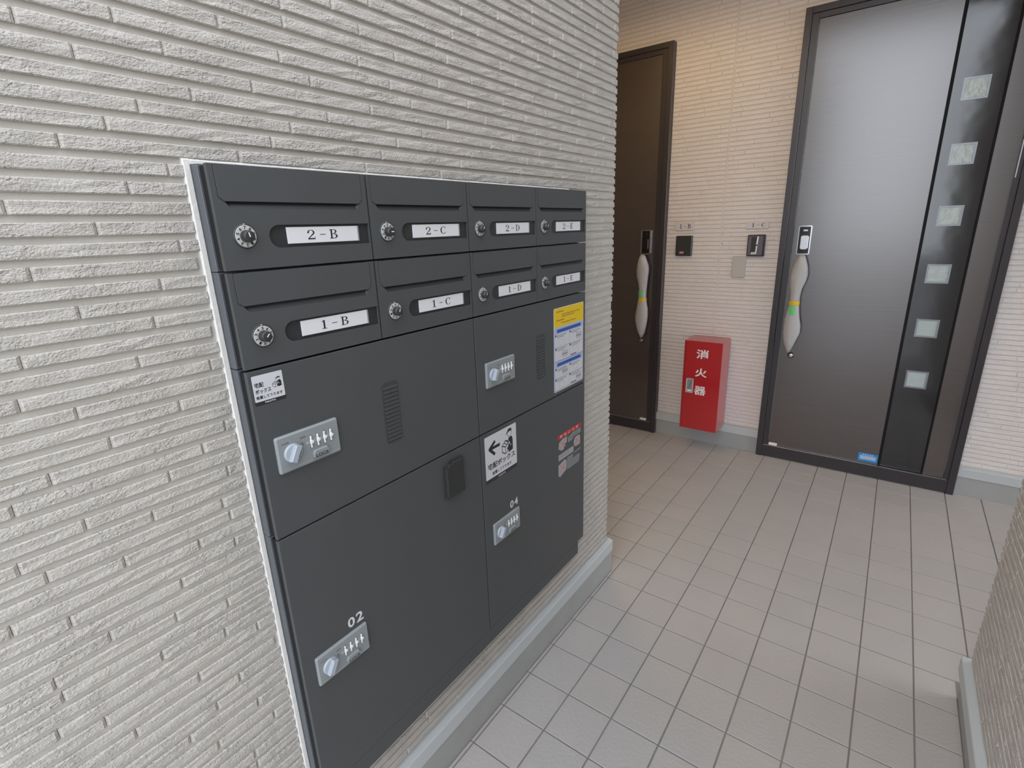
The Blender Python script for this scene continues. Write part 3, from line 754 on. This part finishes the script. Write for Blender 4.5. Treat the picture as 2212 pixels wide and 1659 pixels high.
# ------------------------------------------------------------------ the two flat doors
def door(name, D0, D1, mirror, fourth):
    W = D1-D0; cxm = (D0+D1)/2
    X = (lambda x: D1-x) if mirror else (lambda x: D0+x)
    fr = lambda a, b, c: Vector((X(a), YF-c, b))
    class DM(MB):
        def build(s, *a, **k):
            if mirror: s.f = [f[::-1] for f in s.f]
            return MB.build(s, *a, **k)
    t = thing(name, None, None, (cxm, YF, 0), kind='structure')
    H = DTOP
    m = DM(fr)                                     # frame: jambs, head, sill, each with a stepped inner lip
    m.box(0, .0315, .001, H, -.115, 0, .0015); m.box(W-.0315, W, .001, H, -.115, 0, .0015)
    m.box(.0315, W-.0315, H-.031, H, -.115, 0, .0015); m.box(.0315, W-.0315, .006, .0800, -.115, -.002, .0015)
    m.build('door_frame', M['frame'], t)
    m = DM(fr); m.box(.0325, .0650, .081, H-.032, -.10, -.006, .001); m.box(W-.0530, W-.0325, .081, H-.032, -.10, -.006, .001); m.box(.065, W-.053, H-.0580, H-.032, -.10, -.006, .001); m.build('frame_lip', M['frame'], t)
    m = DM(fr); m.box(.040, W-.040, .0785, .0815, -.03, -.0005, .0005); m.build('sill_edge', M['steel'], t)
    # leaf: wide board, dark glossy strip, narrow board
    g0, g1 = .6375, .8375
    m = DM(fr); m.box(.0670, g0, .0830, H-.0590, -.060, -.012, .001); m.build('door_leaf', M['doorwood'], t)
    m = DM(fr); m.box(g1+.006, W-.0545, .0830, H-.0590, -.060, -.012, .001); m.build('edge_board', M['doorwood'], t)
    m = DM(fr); m.box(g0-.001, g1+.007, .0835, H-.0595, -.060, -.026); m.build('strip_channel', M['gapblack'], t)
    m = DM(fr); m.box(g0+.012, g1-.002, .0840, H-.0600, -.045, -.018, .0015); gs_ = m.build('glossy_strip', M['gloss'], t)
    for k in range(6):
        zc = 2.0035-.2803*k; zc = CAM.z+(zc-CAM.z)*.9918; xc = .7350; h = .0475
        m = DM(fr); o_ = [(xc-h, zc-h), (xc+h, zc-h), (xc+h, zc+h), (xc-h, zc+h)]; i_ = [(xc-h+.008, zc-h+.008), (xc+h-.008, zc-h+.008), (xc+h-.008, zc+h-.008), (xc-h+.008, zc+h-.008)]
        m.ring(o_, i_, -.020, -.0150); pf = m.build('window_bead', M['panebead'], t)
        m = DM(fr); m.box(xc-h+.008, xc+h-.008, zc-h+.008, zc+h-.008, -.019, -.0172); m.build('glass_pane', M['glass'], pf)
    # lock plate
    m = DM(fr); a0, a1, b0, b1 = .0900, .1560, 1.2600, 1.4160
    o_ = rrect(a0, a1, b0, b1, .008); m.ring(o_, inset(o_, .0055), -.013, .004); m.build('lock_surround', M['chrome'], t)
    m = DM(fr); m.prism(rrect(a0+.005, a1-.005, b0+.005, b1-.005, .005), -.013, -.001, .001); m.build('lock_face', M['lockblack'], t)
    m = DM(fr); m.prism(rrect(a0+.014, a1-.010, b0+.026, b1-.050, .012), -.002, .005, .003); m.prism(rrect(a0+.024, a1-.020, b1-.030, b1-.020, .003), -.002, .003, .001); m.build('thumb_turn', M['lockblack'] if fourth else M['steel'], t)
    # pull handle in its protective wrap: an uneven tube along z, flattened
    prof = [(1.2600, .012, .128), (1.245, .021, .127), (1.215, .032, .127), (1.185, .0405, .1250), (1.150, .0430, .1230), (1.115, .039, .1220), (1.075, .0310, .1190), (1.030, .0255, .1180), (.985, .0255, .1170),
            (.945, .0310, .1170), (.900, .0400, .1180), (.860, .0450, .1200), (.820, .0440, .1190), (.780, .035, .1180), (.742, .0250, .1170), (.716, .0140, .1165), (.699, .006, .1165)]
    m = DM(fr); n_ = 18; vs = []; fs = []
    for z, r_, ca in prof:
        for i in range(n_):
            a = 2*PI*i/n_; kx = 1+.06*math.sin(3*a+z*40); vs.append((ca+r_*kx*math.cos(a), z, .030+min(r_, .026)*.95*math.sin(a)))
    for k in range(len(prof)-1):
        for i in range(n_): j = (i+1) % n_; fs.append([k*n_+i, k*n_+j, (k+1)*n_+j, (k+1)*n_+i])
    fs.append(list(range(n_))[::-1]); fs.append(list(range((len(prof)-1)*n_, len(prof)*n_)))
    m.add(vs, fs, 0, True); hw = m.build('handle_wrap', M['wrap'], t)
    def band(z0, z1, mt, nm, a_from=0, a_to=2*PI):
        q = DM(fr); vs = []; k_ = 14
        for z in (z0, z1):
            r_ = .0262; 
            for i in range(k_+1): a = a_from+(a_to-a_from)*i/k_; vs.append((.1172+(r_+.0012)*1.04*math.cos(a), z, .030+(r_*.97+.0012)*math.sin(a)))
        q.add(vs, [[i, i+1, k_+2+i, k_+1+i] for i in range(k_)], 0, True); q.build(nm, M[mt], hw)
    if fourth: band(.953, .976, 'tape_y', 'tape_band'); band(.984, 1.028, 'tape_g', 'green_label', .35*PI, .95*PI) if not mirror else band(.984, 1.028, 'tape_g', 'green_label', .10*PI, .60*PI)
    else: band(.981, 1.003, 'tape_y', 'tape_band'); band(.925, .975, 'tape_g', 'green_label', .35*PI, .95*PI)
    # two handle posts behind the wrap
    m = DM(fr)
    for z in (1.20, .76): m.prism(rrect(.108, .128, z-.010, z+.010, .004), -.013, .012)
    m.build('handle_post', M['steel'], t)
    m = DM(fr); m.lathe(.1280, .6735, [(.0180, -.013), (.0175, -.009)], 20); lk_ = m.build('lower_lock', M['lockblack'], t); m = DM(fr); m.lathe(.1280, .6735, [(.0128, -.010), (.0128, -.003), (.0110, -.002)], 20); m.build('lock_cylinder', M['steel'], lk_)
    m = DM(fr); m.prism(rrect(.0680, .1150, .0840, .0990, .004), -.013, -.001, .002); m.build('corner_block', M['white'], t)
    m = DM(fr); m.box(W-.0520, W-.0470, 1.60, 1.76, -.02, .002, .001); m.build('hinge', M['steel'], t)
    return t, fr
door_b, _ = door('door_1', DB0, DB1, True, True)
door_c, fc = door('door_2', DC0, DC1, False, False)
m = MB(fc); m.prism(rrect(.5420, .6350, .0930, .1430, .002), -.0125, -.0108); bs = m.build('blue_sticker', M['cyan'], door_c)
m = MB(fc); m.prism(rrect(.5500, .6280, .1040, .1290, .002), -.0110, -.0103); m.build('sticker_field', M['bluelight'], bs)
m = MB(fc); 
for i in range(5): m.box(.563+i*.011, .569+i*.011, .1325, .1380, -.0110, -.0103)
for i in range(7): m.box(.556+i*.009, .562+i*.009, .1140, .1200, -.0104, -.0100)
m.build('printed_line', M['stwhite'], bs)

# ------------------------------------------------------------------ things on the back wall
def room_sign(word, x0, x1, z0, z1, label):
    m = MB(FB(YBK)); t = thing('room_sign', label, 'room sign', ((x0+x1)/2, YBK, z0), 'room number signs')
    m.prism(rrect(x0, x1, z0, z1, .003), 0, .006, .001); m.build('plate', M['sign'], t)
    m = MB(FB(YBK)); w = x1-x0; h = z1-z0; put_serif(m, word, x0+.21*w, x0+.85*w, z0+.22*h, z0+.76*h, .0063); m.build('lettering', M['ink'], t)
room_sign('1-B', -.3770, -.2560, 1.4060, 1.4570, 'small pale sign reading 1-B above the plain black intercom')
room_sign('1-C', .0520, .1760, 1.4060, 1.4480, 'small pale sign reading 1-C above the intercom by the wide door')
def intercom(x0, x1, z0, z1, label, fancy):
    t = thing('intercom', label, 'intercom', ((x0+x1)/2, YBK, z0), 'intercoms')
    m = MB(FB(YBK)); m.prism(rrect(x0, x1, z0, z1, .005), 0, .022, .004); m.build('housing', M['intercom'], t)
    if fancy:
        m = MB(FB(YBK)); m.prism(rrect(x0+.006, x1-.010, z0+.006, z1-.006, .004), .0215, .0228); m.build('face_film', M['film'], t)
        m = MB(FB(YBK)); m.prism(rrect(x0+.022, x0+.052, z0+.020, z1-.012, .003), .0225, .0236); m.build('lens_window', M['recess'], t)
        m = MB(FB(YBK)); m.prism([(x0+.050, z1-.055), (x0+.058, z1-.055), (x0+.0615, z1-.010), (x0+.054, z1-.010)], .0228, .0242); m.prism([(x0+.049, z0+.016), (x0+.055, z0+.016), (x0+.058, z1-.064), (x0+.0505, z1-.064)], .0228, .0242); m.build('chrome_bar', M['white'], t)
        m = MB(FB(YBK)); m.prism(rrect(x0+.026, x0+.053, z0+.012, z0+.024, .005), .0228, .0248, .001); m.build('call_button', M['white'], t)
        m = MB(FB(YBK)); m.box(x0+.033, x0+.046, z0+.016, z0+.020, .0248, .0251); m.build('button_mark', M['dash'], t)
    else:
        m = MB(FB(YBK)); m.prism(rrect(x0+.003, x1-.012, z0+.004, z1-.005, .003), .0215, .0230, .0008); m.build('face_plate', M['recess'], t)
        m = MB(FB(YBK)); m.prism(rrect(x0+.027, x0+.056, z0+.013, z0+.027, .005), .0225, .0245, .001); m.build('call_button', M['redx'], t)
intercom(-.3620, -.2600, 1.2500, 1.3735, 'plain black intercom box with small reddish button, under the 1-B sign', False)
intercom(.0700, .1660, 1.2480, 1.3715, 'dark grey intercom with white L-shaped trim, under the 1-C sign', True)
t = thing('cover_plate', 'blank beige oval-edged cover plate between the two intercoms, lower', 'cover plate', (.03, YBK, 1.12), None)
m = MB(FB(YBK)); m.prism(rrect(-.0080, .0690, 1.1190, 1.2480, .007), 0, .009, .003); m.build('plate', M['coverplate'], t)

# fire extinguisher cabinet
YE = 2.371; x0, x1, z0, z1 = -.2030, .0300, .1570, .7430
t = thing('extinguisher_cabinet', 'red steel fire extinguisher cabinet with white characters, on the back wall between the doors', 'extinguisher cabinet', ((x0+x1)/2, 2.47, z0))
D = 2.5500-YE
m = MB(FB(YE)); m.box(x0, x1, z0, z1, -D, -.004, 0); m.box(x0+.01, x1-.01, .165, z1-.004, -(YBK-YE)+.0005, -D+.001); m.build('body', M['reddoor'], t)
m = MB(FB(YE)); m.box(x0+.0015, x1-.0008, z0+.0015, z1-.0015, -.0045, .0015, .0010); dr = m.build('door', M['reddoor'], t)
m = MB(FB(YE)); m.box(x0+.0105, x0+.0120, z0+.004, z1-.004, .0012, .0018); m.build('hinge_line', M['gapblack'], dr)
m = MB(FB(YE)); c = .0018
def kan(ch, a0, a1, b0, b1): q = MB(FB(YE)); put_text(q, ch, a0, a1, b0, b1, c, bold=True); q.build('character', M['white'], dr)
kan('消', -.1250, -.0490, .6340, .6930); kan('火', -.1245, -.0520, .5150, .5720); kan('器', -.1235, -.0500, .3960, .4540)

m = MB(FB(YE)); o_ = rrect(-.1760, -.1310, .4040, .4990, .003); m.ring(o_, inset(o_, .0055), .0010, .0060); m.build('handle_bezel', M['dialring'], dr)
m = MB(FB(YE)); m.prism(inset(o_, .005), .0010, .0022); m.build('handle_recess', M['lockgrey'], dr)
m = MB(FB(YE)); m.box(-.1680, -.1390, .4130, .4240, .0020, .0050, .001); m.build('finger_pull', M['white'], dr)

# downlight in the hall ceiling, out of frame; it gives the warm light by the far door
LX, LY = -.45, 1.36
t = thing('downlight', 'round warm downlight in the hall ceiling beyond the mailbox wall', 'ceiling light', (LX, LY, 2.84))
FD = lambda a, b, c: Vector((LX+a, LY-b, 2.84-c))
m = MB(FD); m.ring(circle(0, 0, .065, 28), circle(0, 0, .052, 28), 0, .006); m.build('trim_ring', M['white'], t)
M['lamp'] = mat('warm_lamp', (255, 220, 170), .5, emit=((1.0, .62, .32), 6))
m = MB(FD); m.lathe(0, 0, [(.052, .0005), (.048, .004)], 24); m.build('diffuser', M['lamp'], t)
ld = bpy.data.lights.new('downlight_beam', 'SPOT'); ld.energy = LAMP_E*4; ld.color = LAMP_COL; ld.spot_size = math.radians(176); ld.spot_blend = .35; ld.shadow_soft_size = .12
lo = bpy.data.objects.new('downlight_beam', ld); COL.objects.link(lo); lo.location = (LX, LY, 2.822)
